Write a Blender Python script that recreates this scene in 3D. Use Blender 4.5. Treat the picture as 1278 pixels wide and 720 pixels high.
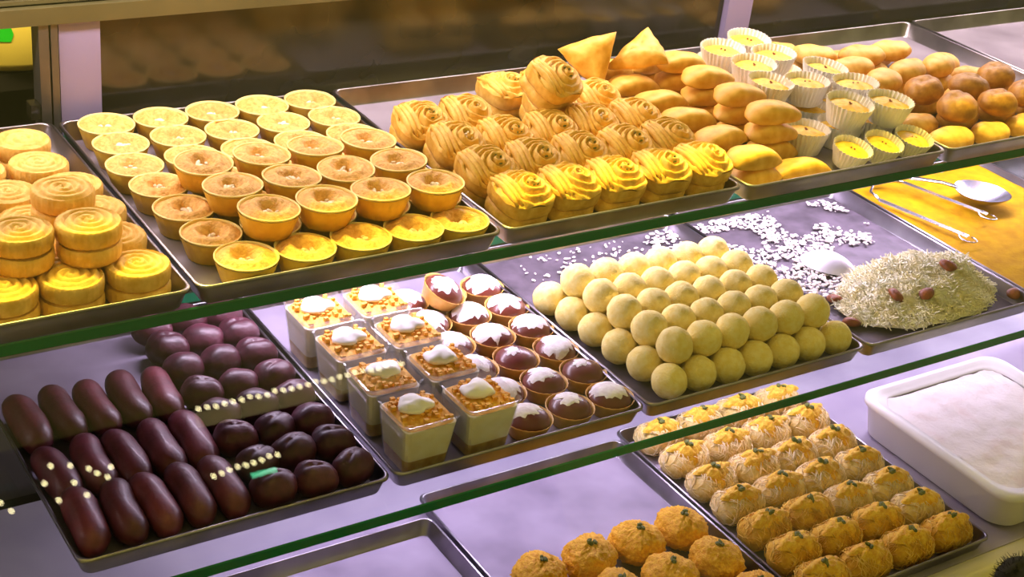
import bpy, math, random
from mathutils import Vector, Matrix, noise, Euler

# ------------------------------------------------------------------ scene reset
for o in list(bpy.data.objects):
    bpy.data.objects.remove(o, do_unlink=True)
scene = bpy.context.scene
COL = scene.collection
PI = math.pi

# ------------------------------------------------------------------ camera
# rows: camera right / down / forward in world axes (x along the counter, y into the case, z up)
F_PX = 1842.77
CR = ((0.836854, -0.536876, 0.106955), (-0.175717, -0.448482, -0.876349), (0.518458, 0.714582, -0.469652))
CAM_Z = 1.62
cam_d = bpy.data.cameras.new('camera')
cam_d.sensor_width = 36.0
cam_d.lens = 36.0 * F_PX / 1278.0
cam_d.clip_start = 0.02
cam = bpy.data.objects.new('camera', cam_d)
COL.objects.link(cam)
r, d, f = CR
m3 = Matrix(((r[0], -d[0], -f[0]), (r[1], -d[1], -f[1]), (r[2], -d[2], -f[2])))
cam.matrix_world = Matrix.Translation((0, 0, CAM_Z)) @ m3.to_4x4()
scene.camera = cam

# ------------------------------------------------------------------ view, world
vs = scene.view_settings
vs.view_transform = 'Standard'
vs.look = 'None'
vs.exposure = 0.0
vs.gamma = 1.0
vs.use_curve_mapping = False
world = bpy.data.worlds.new('world')
scene.world = world
world.use_nodes = True
bg = world.node_tree.nodes['Background']
bg.inputs['Color'].default_value = (1.0, 0.84, 0.20, 1)
bg.inputs['Strength'].default_value = 0.36

# ------------------------------------------------------------------ lamps inside the case, plus an added fill behind it
def area(name, loc, rot, sx, sy, power, color, spread=180):
    l = bpy.data.lights.new(name, 'AREA')
    l.shape = 'RECTANGLE'
    l.size, l.size_y = sx, sy
    l.energy = power
    l.color = color
    l.spread = math.radians(spread)
    o = bpy.data.objects.new(name, l)
    COL.objects.link(o)
    o.location = loc
    o.rotation_euler = rot
    return o
LILAC = (0.86, 0.72, 1.0)
CX, CLEN = 1.15, 2.9
area('upper_tube_light', (CX, 1.340, 1.250), (math.radians(-8), 0, 0), CLEN, 0.025, 10.5, (1.0, 0.81, 0.76))
area('warm_strip_light', (CX, 1.155, 1.374), (math.radians(-29), 0, 0), CLEN, 0.012, 6.0, (1.0, 0.80, 0.10), 31)
area('middle_tube_light', (CX + 0.40, 1.262, 0.957), (math.radians(-4), 0, 0), 2.1, 0.025, 10.0, LILAC)
area('lower_tube_light', (CX + 0.40, 1.20, 0.748), (math.radians(-6), 0, 0), 2.1, 0.025, 5.2, (0.80, 0.66, 1.0))
area('yellow_tub_fill_light', (0.3, 1.45, 1.47), (math.radians(40), 0, 0), 0.9, 0.10, 11.0, (1.0, 0.85, 0.55))  # added fill with no fitting, brightens the yellow tub behind the case

# ------------------------------------------------------------------ helpers: placement
def W(px, py, z):
    """photo pixel -> world x, y on the horizontal plane at height z"""
    c = (px - 639.0, py - 360.0, F_PX)
    v = [sum(CR[k][i] * c[k] for k in range(3)) for i in range(3)]
    s = (z - CAM_Z) / v[2]
    return v[0] * s, v[1] * s

def WY(px, py, y):
    """photo pixel -> world x, z on the vertical plane at depth y"""
    c = (px - 639.0, py - 360.0, F_PX)
    v = [sum(CR[k][i] * c[k] for k in range(3)) for i in range(3)]
    s = y / v[1]
    return v[0] * s, CAM_Z + v[2] * s

# ------------------------------------------------------------------ helpers: materials
def C(r, g, b):
    def l(c):
        c /= 255.0
        return c / 12.92 if c <= 0.04045 else ((c + 0.055) / 1.055) ** 2.4
    return (l(r), l(g), l(b), 1.0)

def mat(name, c1, c2=None, scale=120, rough=0.6, metal=0.0, bump=0.0, bscale=None, coat=0.0, spec=0.5,
        trans=0.0, vary=0.0, subs=0.0, detail=3.0, lo=0.35, hi=0.65, aniso=None):
    m = bpy.data.materials.new(name)
    m.use_nodes = True
    nt = m.node_tree
    b = nt.nodes['Principled BSDF']
    b.inputs['Base Color'].default_value = c1
    b.inputs['Roughness'].default_value = rough
    b.inputs['Metallic'].default_value = metal
    b.inputs['Specular IOR Level'].default_value = spec
    if coat:
        b.inputs['Coat Weight'].default_value = coat
        b.inputs['Coat Roughness'].default_value = 0.12
    if subs:
        b.inputs['Subsurface Weight'].default_value = subs
        b.inputs['Subsurface Radius'].default_value = (0.006, 0.003, 0.0015)
        b.inputs['Subsurface Scale'].default_value = 1.0
    tc = nt.nodes.new('ShaderNodeTexCoord')
    vec = tc.outputs['Object']
    if aniso:
        mp = nt.nodes.new('ShaderNodeMapping')
        mp.inputs['Scale'].default_value = aniso
        nt.links.new(vec, mp.inputs['Vector'])
        vec = mp.outputs['Vector']
    col = None
    if c2 is not None:
        n = nt.nodes.new('ShaderNodeTexNoise')
        n.inputs['Scale'].default_value = scale
        n.inputs['Detail'].default_value = detail
        nt.links.new(vec, n.inputs['Vector'])
        rp = nt.nodes.new('ShaderNodeValToRGB')
        rp.color_ramp.elements[0].position = lo
        rp.color_ramp.elements[1].position = hi
        rp.color_ramp.elements[0].color = c1
        rp.color_ramp.elements[1].color = c2
        nt.links.new(n.outputs['Fac'], rp.inputs['Fac'])
        col = rp.outputs['Color']
    if vary:
        oi = nt.nodes.new('ShaderNodeObjectInfo')
        hs = nt.nodes.new('ShaderNodeHueSaturation')
        mr = nt.nodes.new('ShaderNodeMapRange')
        mr.inputs['To Min'].default_value = 1.0 - vary
        mr.inputs['To Max'].default_value = 1.0 + vary
        nt.links.new(oi.outputs['Random'], mr.inputs['Value'])
        nt.links.new(mr.outputs['Result'], hs.inputs['Value'])
        if col is not None:
            nt.links.new(col, hs.inputs['Color'])
        else:
            hs.inputs['Color'].default_value = c1
        col = hs.outputs['Color']
    if col is not None:
        nt.links.new(col, b.inputs['Base Color'])
    if bump:
        n2 = nt.nodes.new('ShaderNodeTexNoise')
        n2.inputs['Scale'].default_value = bscale or scale
        n2.inputs['Detail'].default_value = 4
        nt.links.new(vec, n2.inputs['Vector'])
        bp = nt.nodes.new('ShaderNodeBump')
        bp.inputs['Strength'].default_value = bump
        bp.inputs['Distance'].default_value = 0.0015
        nt.links.new(n2.outputs['Fac'], bp.inputs['Height'])
        nt.links.new(bp.outputs['Normal'], b.inputs['Normal'])
    return m

def glass_mat(name, tint=(0.97, 1.0, 0.98, 1), rough=0.0, veil=0.0, ior=1.45, veilcol=(1, 1, 1, 1)):
    """thin clear sheet: passes light straight through, mirrors by Fresnel, with an optional milky veil"""
    m = bpy.data.materials.new(name)
    m.use_nodes = True
    nt = m.node_tree
    nt.nodes.clear()
    out = nt.nodes.new('ShaderNodeOutputMaterial')
    tr = nt.nodes.new('ShaderNodeBsdfTransparent')
    tr.inputs['Color'].default_value = tint
    gl = nt.nodes.new('ShaderNodeBsdfGlossy')
    gl.inputs['Roughness'].default_value = rough
    # Schlick mirror share, the same from either side of the sheet
    lw = nt.nodes.new('ShaderNodeLayerWeight')
    lw.inputs['Blend'].default_value = 0.5
    pw = nt.nodes.new('ShaderNodeMath')
    pw.operation = 'POWER'
    pw.inputs[1].default_value = 5.0
    nt.links.new(lw.outputs['Facing'], pw.inputs[0])
    f0 = ((ior - 1) / (ior + 1)) ** 2
    ml = nt.nodes.new('ShaderNodeMath')
    ml.operation = 'MULTIPLY_ADD'
    ml.inputs[1].default_value = 1.0 - f0
    ml.inputs[2].default_value = f0
    nt.links.new(pw.outputs[0], ml.inputs[0])
    mx = nt.nodes.new('ShaderNodeMixShader')
    nt.links.new(ml.outputs[0], mx.inputs['Fac'])
    nt.links.new(tr.outputs[0], mx.inputs[1])
    nt.links.new(gl.outputs[0], mx.inputs[2])
    last = mx
    if veil:
        df = nt.nodes.new('ShaderNodeBsdfDiffuse')
        df.inputs['Color'].default_value = veilcol
        tl = nt.nodes.new('ShaderNodeBsdfTranslucent')
        tl.inputs['Color'].default_value = veilcol
        ad = nt.nodes.new('ShaderNodeMixShader')
        ad.inputs['Fac'].default_value = 0.5
        nt.links.new(df.outputs[0], ad.inputs[1])
        nt.links.new(tl.outputs[0], ad.inputs[2])
        m2 = nt.nodes.new('ShaderNodeMixShader')
        m2.inputs['Fac'].default_value = veil
        nt.links.new(mx.outputs[0], m2.inputs[1])
        nt.links.new(ad.outputs[0], m2.inputs[2])
        last = m2
    nt.links.new(last.outputs[0], out.inputs['Surface'])
    return m

def emit_mat(name, col, s):
    m = bpy.data.materials.new(name)
    m.use_nodes = True
    nt = m.node_tree
    nt.nodes.clear()
    out = nt.nodes.new('ShaderNodeOutputMaterial')
    e = nt.nodes.new('ShaderNodeEmission')
    e.inputs['Color'].default_value = col
    e.inputs['Strength'].default_value = s
    nt.links.new(e.outputs[0], out.inputs['Surface'])
    return m

M = {}
M['steel'] = mat('steel', C(172, 166, 172), C(134, 128, 134), scale=14, rough=0.30, metal=1.0, bump=0.05, bscale=60)
M['steel_floor'] = mat('steel_floor', C(158, 148, 164), C(126, 116, 132), scale=10, rough=0.58, metal=0.40, bump=0.10, bscale=40)
M['steel_stained'] = mat('steel_stained', C(112, 100, 112), C(78, 70, 78), scale=30, rough=0.55, metal=0.45, bump=0.12, bscale=60, detail=6)
M['steel_polished'] = mat('steel_polished', C(226, 222, 234), rough=0.26, metal=1.0)
M['steel_satin'] = mat('steel_satin', C(236, 232, 240), rough=0.45, metal=0.8)
M['glass'] = glass_mat('glass')
M['glass_front'] = glass_mat('glass_front', tint=(0.99, 1, 0.99, 1), ior=1.38)
M['glass_edge'] = mat('glass_edge', C(0, 124, 74), C(12, 86, 70), scale=3.0, rough=0.12, spec=0.6, lo=0.3, hi=0.7)
M['deck'] = mat('deck', C(172, 162, 176), C(150, 140, 158), scale=9, rough=0.38, bump=0.04, bscale=60)
M['cream_paint'] = mat('cream_paint', C(216, 206, 170), rough=0.45)
M['post_white'] = mat('post_white', C(142, 130, 164), C(130, 118, 154), scale=6, rough=0.4)
M['post_grey'] = mat('post_grey', C(98, 94, 86), rough=0.35, metal=0.7)
M['beam'] = mat('beam', C(98, 90, 54), C(84, 78, 46), scale=8, rough=0.45, metal=0.35)
M['white_plastic'] = mat('white_plastic', C(240, 236, 226), rough=0.4)
M['dark_panel'] = mat('dark_panel', C(48, 44, 30), C(34, 31, 22), scale=7, rough=0.16, spec=0.6)
M['lamp_body'] = mat('lamp_body', C(210, 206, 204), rough=0.4, metal=0.4)
M['lamp_cool'] = emit_mat('lamp_cool', (0.9, 0.78, 1.0, 1), 6.0)
M['lamp_warm'] = emit_mat('lamp_warm', (1.0, 0.82, 0.35, 1), 6.0)

# ------------------------------------------------------------------ helpers: meshes
class MB:
    def __init__(self):
        self.v, self.f, self.mi = [], [], []
    def add(self, vs_, fs_, mi=0):
        o = len(self.v)
        self.v += [tuple(p) for p in vs_]
        for q in fs_:
            self.f.append(tuple(i + o for i in q))
            self.mi.append(mi)
        return self
    def box(self, a, b, mi=0):
        x0, y0, z0 = a
        x1, y1, z1 = b
        return self.add([(x0, y0, z0), (x1, y0, z0), (x1, y1, z0), (x0, y1, z0), (x0, y0, z1), (x1, y0, z1), (x1, y1, z1), (x0, y1, z1)],
                        [(0, 3, 2, 1), (4, 5, 6, 7), (0, 1, 5, 4), (1, 2, 6, 5), (2, 3, 7, 6), (3, 0, 4, 7)], mi)
    def grid(self, rows, closed_u=False, cap0=False, cap1=False, mi=0):
        """rows: list of rings of points with equal length"""
        n = len(rows[0])
        vs_ = [p for rw in rows for p in rw]
        fs_ = []
        for i in range(len(rows) - 1):
            for j in range(n if closed_u else n - 1):
                k = (j + 1) % n
                fs_.append((i * n + j, i * n + k, (i + 1) * n + k, (i + 1) * n + j))
        if cap0:
            fs_.append(tuple(reversed(range(n))))
        if cap1:
            fs_.append(tuple((len(rows) - 1) * n + j for j in range(n)))
        return self.add(vs_, fs_, mi)
    def tube(self, pts, rad, n=8, cap=True, mi=0):
        pts = [Vector(p) for p in pts]
        rows = []
        up = Vector((0, 0, 1))
        for i, p in enumerate(pts):
            t = (pts[min(i + 1, len(pts) - 1)] - pts[max(i - 1, 0)]).normalized()
            a = t.cross(up)
            if a.length < 1e-3:
                a = t.cross(Vector((0, 1, 0)))
            a.normalize()
            b = t.cross(a)
            rr = rad[i] if isinstance(rad, (list, tuple)) else rad
            rows.append([tuple(p + (a * math.cos(2 * PI * k / n) + b * math.sin(2 * PI * k / n)) * rr) for k in range(n)])
        return self.grid(rows, True, cap, cap, mi)
    def lathe(self, prof, n=24, mod=None, cap0=False, cap1=False, mi=0):
        rows = []
        for i, (rr, z) in enumerate(prof):
            row = []
            for k in range(n):
                t = 2 * PI * k / n
                q = rr * (mod(t, i, rr, z) if mod else 1.0)
                row.append((q * math.cos(t), q * math.sin(t), z))
            rows.append(row)
        return self.grid(rows, True, cap0, cap1, mi)
    def blob(self, fn, nu=20, nv=12, mi=0):
        """closed surface: fn(unit direction Vector) -> point"""
        vs_ = [fn(Vector((0, 0, -1)))]
        for i in range(1, nv):
            ph = -PI / 2 + PI * i / nv
            for k in range(nu):
                t = 2 * PI * k / nu
                vs_.append(fn(Vector((math.cos(ph) * math.cos(t), math.cos(ph) * math.sin(t), math.sin(ph)))))
        vs_.append(fn(Vector((0, 0, 1))))
        fs_ = []
        for k in range(nu):
            fs_.append((0, 1 + (k + 1) % nu, 1 + k))
        for i in range(nv - 2):
            for k in range(nu):
                a = 1 + i * nu
                b = a + nu
                fs_.append((a + k, a + (k + 1) % nu, b + (k + 1) % nu, b + k))
        a = 1 + (nv - 2) * nu
        L = len(vs_) - 1
        for k in range(nu):
            fs_.append((a + k, a + (k + 1) % nu, L))
        return self.add(vs_, fs_, mi)
    def mesh(self, name, mats, smooth=True):
        me = bpy.data.meshes.new(name)
        me.from_pydata(self.v, [], self.f)
        if not isinstance(mats, (list, tuple)):
            mats = [mats]
        for m in mats:
            me.materials.append(M[m] if isinstance(m, str) else m)
        me.polygons.foreach_set('material_index', self.mi)
        me.polygons.foreach_set('use_smooth', [smooth] * len(me.polygons))
        me.update()
        return me

def link(name, me, parent=None, loc=None, rot=None):
    o = bpy.data.objects.new(name, me)
    COL.objects.link(o)
    if parent is not None:
        o.parent = parent
    if loc is not None:
        o.location = loc
    if rot is not None:
        o.rotation_euler = rot
    return o

def tag(o, label, cat, group=None, kind=None):
    o['label'] = label
    o['category'] = cat
    if group:
        o['group'] = group
    if kind:
        o['kind'] = kind
    return o

def put(name, parts, loc, rot=(0, 0, 0), scale=1.0, label='', cat='', group=None):
    """one thing: an Empty at its base with the given parts [(part name, mesh, [(sub name, mesh)])]"""
    e = bpy.data.objects.new(name, None)
    COL.objects.link(e)
    e.empty_display_size = 0.01
    e.location = loc
    e.rotation_euler = rot
    e.scale = (scale, scale, scale) if isinstance(scale, (int, float)) else scale
    tag(e, label, cat, group)
    for p in parts:
        c = link(p[0], p[1], e)
        if len(p) > 2:
            for s in p[2]:
                link(s[0], s[1], c)
    return e

def single(name, me, loc, rot=(0, 0, 0), scale=1.0, label='', cat='', group=None):
    o = link(name, me, None, loc, rot)
    o.scale = (scale, scale, scale) if isinstance(scale, (int, float)) else scale
    return tag(o, label, cat, group)

ORD = ['first', 'second', 'third', 'fourth', 'fifth', 'sixth', 'seventh', 'eighth', 'ninth', 'tenth']
def N3(p, s, seed=0.0):
    return noise.noise(Vector((p[0] * s + seed, p[1] * s + seed * 0.7, p[2] * s - seed)))

# heights
TZ, MZ, BZ = 1.02, 0.8076, 0.5718          # tray rim heights of the three levels
TH = 0.020                                  # tray wall height
TF, MF, BF = TZ - TH + 0.0012, MZ - TH + 0.0012, BZ - TH + 0.0012   # tray floors

# ------------------------------------------------------------------ setting: room
def struct(name, mb, m, smooth=False):
    o = link(name, mb.mesh(name, m, smooth))
    o['kind'] = 'structure'
    return o
M['floor_tile'] = mat('floor_tile', C(120, 108, 88), C(96, 86, 70), scale=4, rough=0.5)
M['room_wall'] = mat('room_wall', C(74, 64, 42), C(60, 52, 34), scale=3, rough=0.8)
struct('floor', MB().box((-3, -3, -0.05), (5, 4, 0.0)), 'floor_tile')
struct('wall_back', MB().box((-3, 2.6, 0.0), (5, 2.7, 2.9)), 'room_wall')

# ------------------------------------------------------------------ display case
CX0, CX1 = -0.40, 2.70
case = bpy.data.objects.new('display_case', None)
COL.objects.link(case)
case.location = (CX, 1.1, 0)
tag(case, 'long glass display counter with green-edged shelves and slanted front pane', 'display case')
def part(name, mb, mats, parent=case, smooth=False):
    me = mb.mesh(name, mats, smooth)
    o = link(name, me, parent)
    if parent is case:
        o.location = (-CX, -1.1, 0)
    return o
def sheet(y0, y1, z0, z1, x0=CX0 + 0.02, x1=CX1 - 0.02):
    """horizontal glass slab: clear faces, green polished edges"""
    mb = MB()
    b = 0.0012
    pts = [(y0 + b, z0), (y1, z0), (y1, z1), (y0 + b, z1), (y0, z1 - b), (y0, z0 + b)]
    A = [(x0, y, z) for y, z in pts]
    B = [(x1, y, z) for y, z in pts]
    n = len(pts)
    vs_ = A + B
    for i in range(n):
        k = (i + 1) % n
        mb.add([vs_[i], vs_[k], vs_[n + k], vs_[n + i]], [(0, 3, 2, 1)], 0 if i in (0, 2) else 1)
    mb.add(A, [tuple(range(n))], 1)
    mb.add(B, [tuple(reversed(range(n)))], 1)
    return mb
part('glass_shelf', sheet(1.0145, 1.395, TZ - TH - 0.0125, TZ - TH - 0.0005), ['glass', 'glass_edge'])
part('glass_shelf', sheet(0.939, 1.395, MZ - TH - 0.0125, MZ - TH - 0.0005), ['glass', 'glass_edge'])
part('deck', MB().box((CX0 + 0.02, 0.835, BZ - TH - 0.03), (CX1 - 0.02, 1.395, BZ - TH - 0.0005)), 'deck')
part('front_ledge', MB().box((CX0, 0.70, BZ - TH - 0.03), (CX1, 0.8345, BZ - TH - 0.002)), 'cream_paint')
part('plinth', MB().box((CX0, 0.74, 0.0), (CX1, 1.42, BZ - TH - 0.031)), 'cream_paint')
part('end_panel', MB().box((CX0, 0.835, BZ - TH - 0.029), (CX0 + 0.018, 1.42, 1.40)), 'post_white')
part('end_panel', MB().box((CX1 - 0.018, 0.835, BZ - TH - 0.029), (CX1, 1.42, 1.40)), 'post_white')
part('canopy', MB().box((CX0, 1.10, 1.40), (CX1, 1.43, 1.425)), 'lamp_body')
# slanted front pane
def pane_y(z):
    return 0.815 + 0.352 * (z - 0.572)
z0, z1 = 0.552, 1.398
mb = MB()
t = 0.006
P = [(pane_y(z0), z0), (pane_y(z0) + t, z0), (pane_y(z1) + t, z1), (pane_y(z1), z1)]
mb.add([(CX0 + 0.02, y, z) for y, z in P] + [(CX1 - 0.02, y, z) for y, z in P], [(0, 4, 7, 3), (1, 2, 6, 5)], 0)
mb.add([(CX0 + 0.02, y, z) for y, z in P] + [(CX1 - 0.02, y, z) for y, z in P], [(0, 3, 2, 1), (4, 5, 6, 7), (0, 1, 5, 4), (3, 7, 6, 2)], 0)
part('front_pane', mb, ['glass_front', 'glass_edge'])
# back frame: rails, posts, dark sliding doors
BY = 1.400
part('top_rail', MB().box((CX0 + 0.02, BY - 0.004, 1.117), (CX1 - 0.02, BY + 0.028, 1.1345)), 'beam')
part('top_rail', MB().box((CX0 + 0.02, BY + 0.004, 1.1365), (CX1 - 0.02, BY + 0.028, 1.1405)), 'beam')
part('head_panel', MB().box((CX0 + 0.02, BY + 0.008, 1.1425), (CX1 - 0.02, BY + 0.026, 1.399)), 'post_white')
for x0, x1 in ((0.427, 0.469), (1.31, 1.352), (2.19, 2.232), (-0.36, -0.318)):
    part('post', MB().box((x0, BY + 0.0005, BZ - TH), (x1, BY + 0.02, 1.1165)), 'post_white')
for x0, x1 in ((0.4065, 0.4165), (0.4185, 0.4255)):
    part('door_jamb', MB().box((x0, BY - 0.002, BZ - TH), (x1, BY + 0.022, 1.1165)), 'post_grey')
part('jamb_hook', MB().box((0.396, BY - 0.002, 1.018), (0.4055, BY + 0.014, 1.034)), 'dark_panel')
for x0, x1 in ((0.470, 1.309), (1.353, 2.189)):
    part('sliding_door', MB().box((x0, BY + 0.010, BZ - TH), (x1, BY + 0.016, 1.1160)), 'dark_panel')
part('sliding_door', MB().box((CX0 + 0.03, BY + 0.010, BZ - TH), (0.406, BY + 0.016, 0.985)), 'post_grey')
# lamp fittings (the lights themselves are set at the top)
def tube_lamp(y, z, em, name='tube_lamp', x0=CX0 + 0.03):
    h = part('lamp_housing', MB().box((x0, y - 0.02, z), (CX1 - 0.03, y + 0.02, z + 0.012)), 'lamp_body')
    link(name, MB().box((x0 + 0.02, y - 0.011, z - 0.004), (CX1 - 0.05, y + 0.011, z - 0.0005)).mesh(name, em, False), h)
tube_lamp(1.340, 1.263, 'lamp_cool')
tube_lamp(1.155, 1.387, 'lamp_warm')
tube_lamp(1.262, 0.972, 'lamp_cool', x0=0.46)
tube_lamp(1.20, 0.7605, 'lamp_cool', x0=0.46)

# ------------------------------------------------------------------ trays
def rr_rect(x0, x1, y0, y1, rad, n=4):
    out = []
    for cx, cy, a0 in ((x1 - rad, y1 - rad, 0), (x0 + rad, y1 - rad, PI / 2), (x0 + rad, y0 + rad, PI), (x1 - rad, y0 + rad, 1.5 * PI)):
        for k in range(n + 1):
            a = a0 + PI / 2 * k / n
            out.append((cx + rad * math.cos(a), cy + rad * math.sin(a)))
    return out
def tray(x0, x1, y0, y1, zr, label, h=TH, rot=0.0, floor='steel_floor', wall='steel'):
    cx, cy = (x0 + x1) / 2, (y0 + y1) / 2
    hx, hy = (x1 - x0) / 2 - 0.0012, (y1 - y0) / 2
    mb = MB()
    def ring(off, z, rad):
        return [(x, y, z) for x, y in rr_rect(-hx + off, hx - off, -hy + off, hy - off, rad)]
    fl = 0.0012
    mb.grid([ring(0.0085, fl, 0.008), ring(0.0072, fl + 0.0016, 0.009), ring(0.0032, h, 0.010)], True, mi=1)
    mb.add(ring(0.0085, fl, 0.008), [tuple(range(20))], 0)
    mb.grid([ring(0.0016, h, 0.010), ring(0.0066, 0.0015, 0.009), ring(0.008, 0.0, 0.008)], True, mi=1)
    mb.add(ring(0.008, 0.0, 0.008), [tuple(reversed(range(20)))], 1)
    o = link('steel_tray', mb.mesh('steel_tray', [floor, wall], True), None, (cx, cy, zr - h), (0, 0, rot))
    rm = MB()
    def rg(off, z):
        return ring(off, z, 0.0105)
    rm.grid([rg(0.0033, h - 0.001), rg(0.0030, h + 0.0006), rg(0.0014, h + 0.0012), rg(0.0002, h + 0.0002), rg(0.0001, h - 0.0022), rg(0.0015, h - 0.0024)], True)
    link('rim', rm.mesh('rim', wall, True), o)
    tag(o, label, 'tray')
    return o
tray(0.112, 0.4125, 1.008, 1.385, TZ, 'steel tray holding the stacked spiral roll biscuits')
tray(0.414, 0.7165, 1.008, 1.382, TZ, 'steel tray holding the nut tarts in fluted cups')
tray(0.719, 1.0135, 1.010, 1.382, TZ, 'steel tray holding the yellow rose-shaped pastries')
tray(1.0155, 1.318, 1.006, 1.382, TZ, 'steel tray holding half-moon pastries and white pleated paper cups')
tray(1.320, 1.644, 1.006, 1.385, TZ, 'steel tray holding the plump oval buns')
tray(1.646, 1.945, 1.006, 1.385, TZ, 'nearly empty steel tray past the oval buns')
tray(0.292, 0.5905, 0.963, 1.337, MZ, 'steel tray holding the dark plum-brown syrup sweets')
tray(0.592, 0.8905, 0.963, 1.337, MZ, 'steel tray holding cream cups and chocolate domes')
tray(0.892, 1.2105, 0.963, 1.337, MZ, 'steel tray holding the pyramid of pale coconut balls', floor='steel_stained')
tray(1.212, 1.5125, 0.963, 1.337, MZ, 'steel tray holding the heap of white shreds and a spoon', floor='steel_stained')
tray(1.514, 1.815, 0.963, 1.337, MZ, 'steel tray holding the flat yellow semolina sweet')
tray(0.463, 0.765, 0.836, 1.160, BZ, 'empty steel tray on the lower deck')
tray(0.767, 1.068, 0.836, 1.200, BZ, 'steel tray holding the orange crumb-coated balls')
tray(1.070, 1.371, 0.836, 1.215, BZ, 'steel tray holding the shredded pastry rolls')

# ------------------------------------------------------------------ sweet materials
M['biscuit'] = mat('biscuit', C(238, 196, 108), C(218, 168, 70), scale=90, rough=0.62, bump=0.25, bscale=500, vary=0.08)
M['tart_shell'] = mat('tart_shell', C(238, 198, 74), C(218, 170, 50), scale=60, rough=0.5, bump=0.1, bscale=300, vary=0.07)
M['tart_rim'] = mat('tart_rim', C(246, 220, 140), rough=0.4)
M['tart_fill'] = mat('tart_fill', C(238, 186, 104), C(206, 142, 58), scale=240, rough=0.55, bump=0.8, bscale=520, vary=0.12, lo=0.36, hi=0.70)
M['nut'] = mat('nut', C(252, 242, 226), C(224, 196, 168), scale=200, rough=0.5)
M['pistachio'] = mat('pistachio', C(116, 118, 30), C(70, 84, 18), scale=260, rough=0.6)
M['rose'] = mat('rose', C(240, 196, 92), C(218, 164, 52), scale=110, rough=0.55, bump=0.35, bscale=420, vary=0.09)
M['moon'] = mat('moon', C(236, 188, 84), C(214, 156, 44), scale=70, rough=0.5, bump=0.15, bscale=320, vary=0.10)
M['bun'] = mat('bun', C(238, 192, 106), C(212, 152, 58), scale=70, rough=0.5, bump=0.25, bscale=260, vary=0.12)
M['bun_brown'] = mat('bun_brown', C(200, 142, 54), C(160, 104, 34), scale=80, rough=0.5, bump=0.4, bscale=240, vary=0.12)
M['paper'] = mat('paper', C(244, 240, 238), C(226, 222, 222), scale=50, rough=0.6)
M['paper_fill'] = mat('paper_fill', C(240, 200, 70), C(224, 170, 30), scale=150, rough=0.5, bump=0.4, bscale=300, vary=0.08)
M['jamun'] = mat('jamun', C(108, 42, 54), C(72, 24, 34), scale=40, rough=0.48, bump=0.25, bscale=160, coat=0.08, vary=0.25)
M['jamun_dark'] = mat('jamun_dark', C(88, 36, 52), C(56, 20, 32), scale=50, rough=0.46, bump=0.35, bscale=140, coat=0.08, vary=0.25)
M['clear_cup'] = glass_mat('clear_cup', tint=(0.99, 0.99, 0.99, 1), rough=0.05, veil=0.07)
M['cream'] = mat('cream', C(255, 247, 226), C(250, 236, 200), scale=80, rough=0.5)
M['sponge'] = mat('sponge', C(214, 176, 84), C(188, 140, 50), scale=160, rough=0.8, bump=0.4)
M['crumb'] = mat('crumb', C(246, 194, 84), C(226, 156, 44), scale=220, rough=0.7, bump=0.6, bscale=500)
M['whip'] = mat('whip', C(252, 248, 244), rough=0.5)
M['choc'] = mat('choc', C(112, 50, 40), C(90, 36, 28), scale=20, rough=0.35, coat=0.2, vary=0.15)
M['gold_cup'] = mat('gold_cup', C(232, 184, 96), C(210, 150, 60), scale=60, rough=0.45)
M['sugar'] = mat('sugar', C(250, 246, 246), C(232, 222, 224), scale=160, rough=0.9, bump=0.4, bscale=400)
M['coconut_ball'] = mat('coconut_ball', C(248, 230, 150), C(240, 214, 116), scale=150, rough=0.85, bump=0.7, bscale=520, vary=0.06)
M['shred'] = mat('shred', C(255, 252, 232), C(252, 242, 200), scale=60, rough=0.7)
M['flake'] = mat('flake', C(242, 232, 226), C(226, 212, 206), scale=90, rough=0.8)
M['almond'] = mat('almond', C(158, 84, 40), C(120, 58, 26), scale=120, rough=0.5, bump=0.3, bscale=300)
M['semolina'] = mat('semolina', C(190, 146, 0), C(172, 124, 0), scale=50, spec=0.15, rough=0.85, bump=0.5, bscale=260)
M['semolina_pale'] = mat('semolina_pale', C(214, 170, 100), C(196, 148, 76), scale=50, rough=0.6, bump=0.4, bscale=260)
M['orange_ball'] = mat('orange_ball', C(248, 194, 36), C(230, 160, 10), scale=240, rough=0.65, bump=0.9, bscale=460, vary=0.08)
M['strand'] = mat('strand', C(248, 230, 184), C(236, 204, 130), scale=60, rough=0.55, vary=0.08)
M['strand_gold'] = mat('strand_gold', C(240, 204, 90), C(220, 164, 34), scale=60, rough=0.55, vary=0.08)
M['roll_core'] = mat('roll_core', C(246, 224, 156), C(230, 194, 98), scale=140, rough=0.7, bump=0.8, bscale=360, vary=0.08)
M['roll_core_gold'] = mat('roll_core_gold', C(232, 184, 46), C(208, 150, 16), scale=140, rough=0.7, bump=0.8, bscale=360, vary=0.08)
M['roll_top'] = mat('roll_top', C(244, 200, 56), C(228, 164, 18), scale=220, rough=0.65, bump=0.8, bscale=420)
M['yellow_plastic'] = mat('yellow_plastic', C(246, 214, 84), rough=0.4)
M['green_plastic'] = mat('green_plastic', C(30, 190, 30), rough=0.4)
M['black_fuzz'] = mat('black_fuzz', C(14, 12, 12), C(6, 5, 5), scale=120, rough=0.95)

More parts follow.
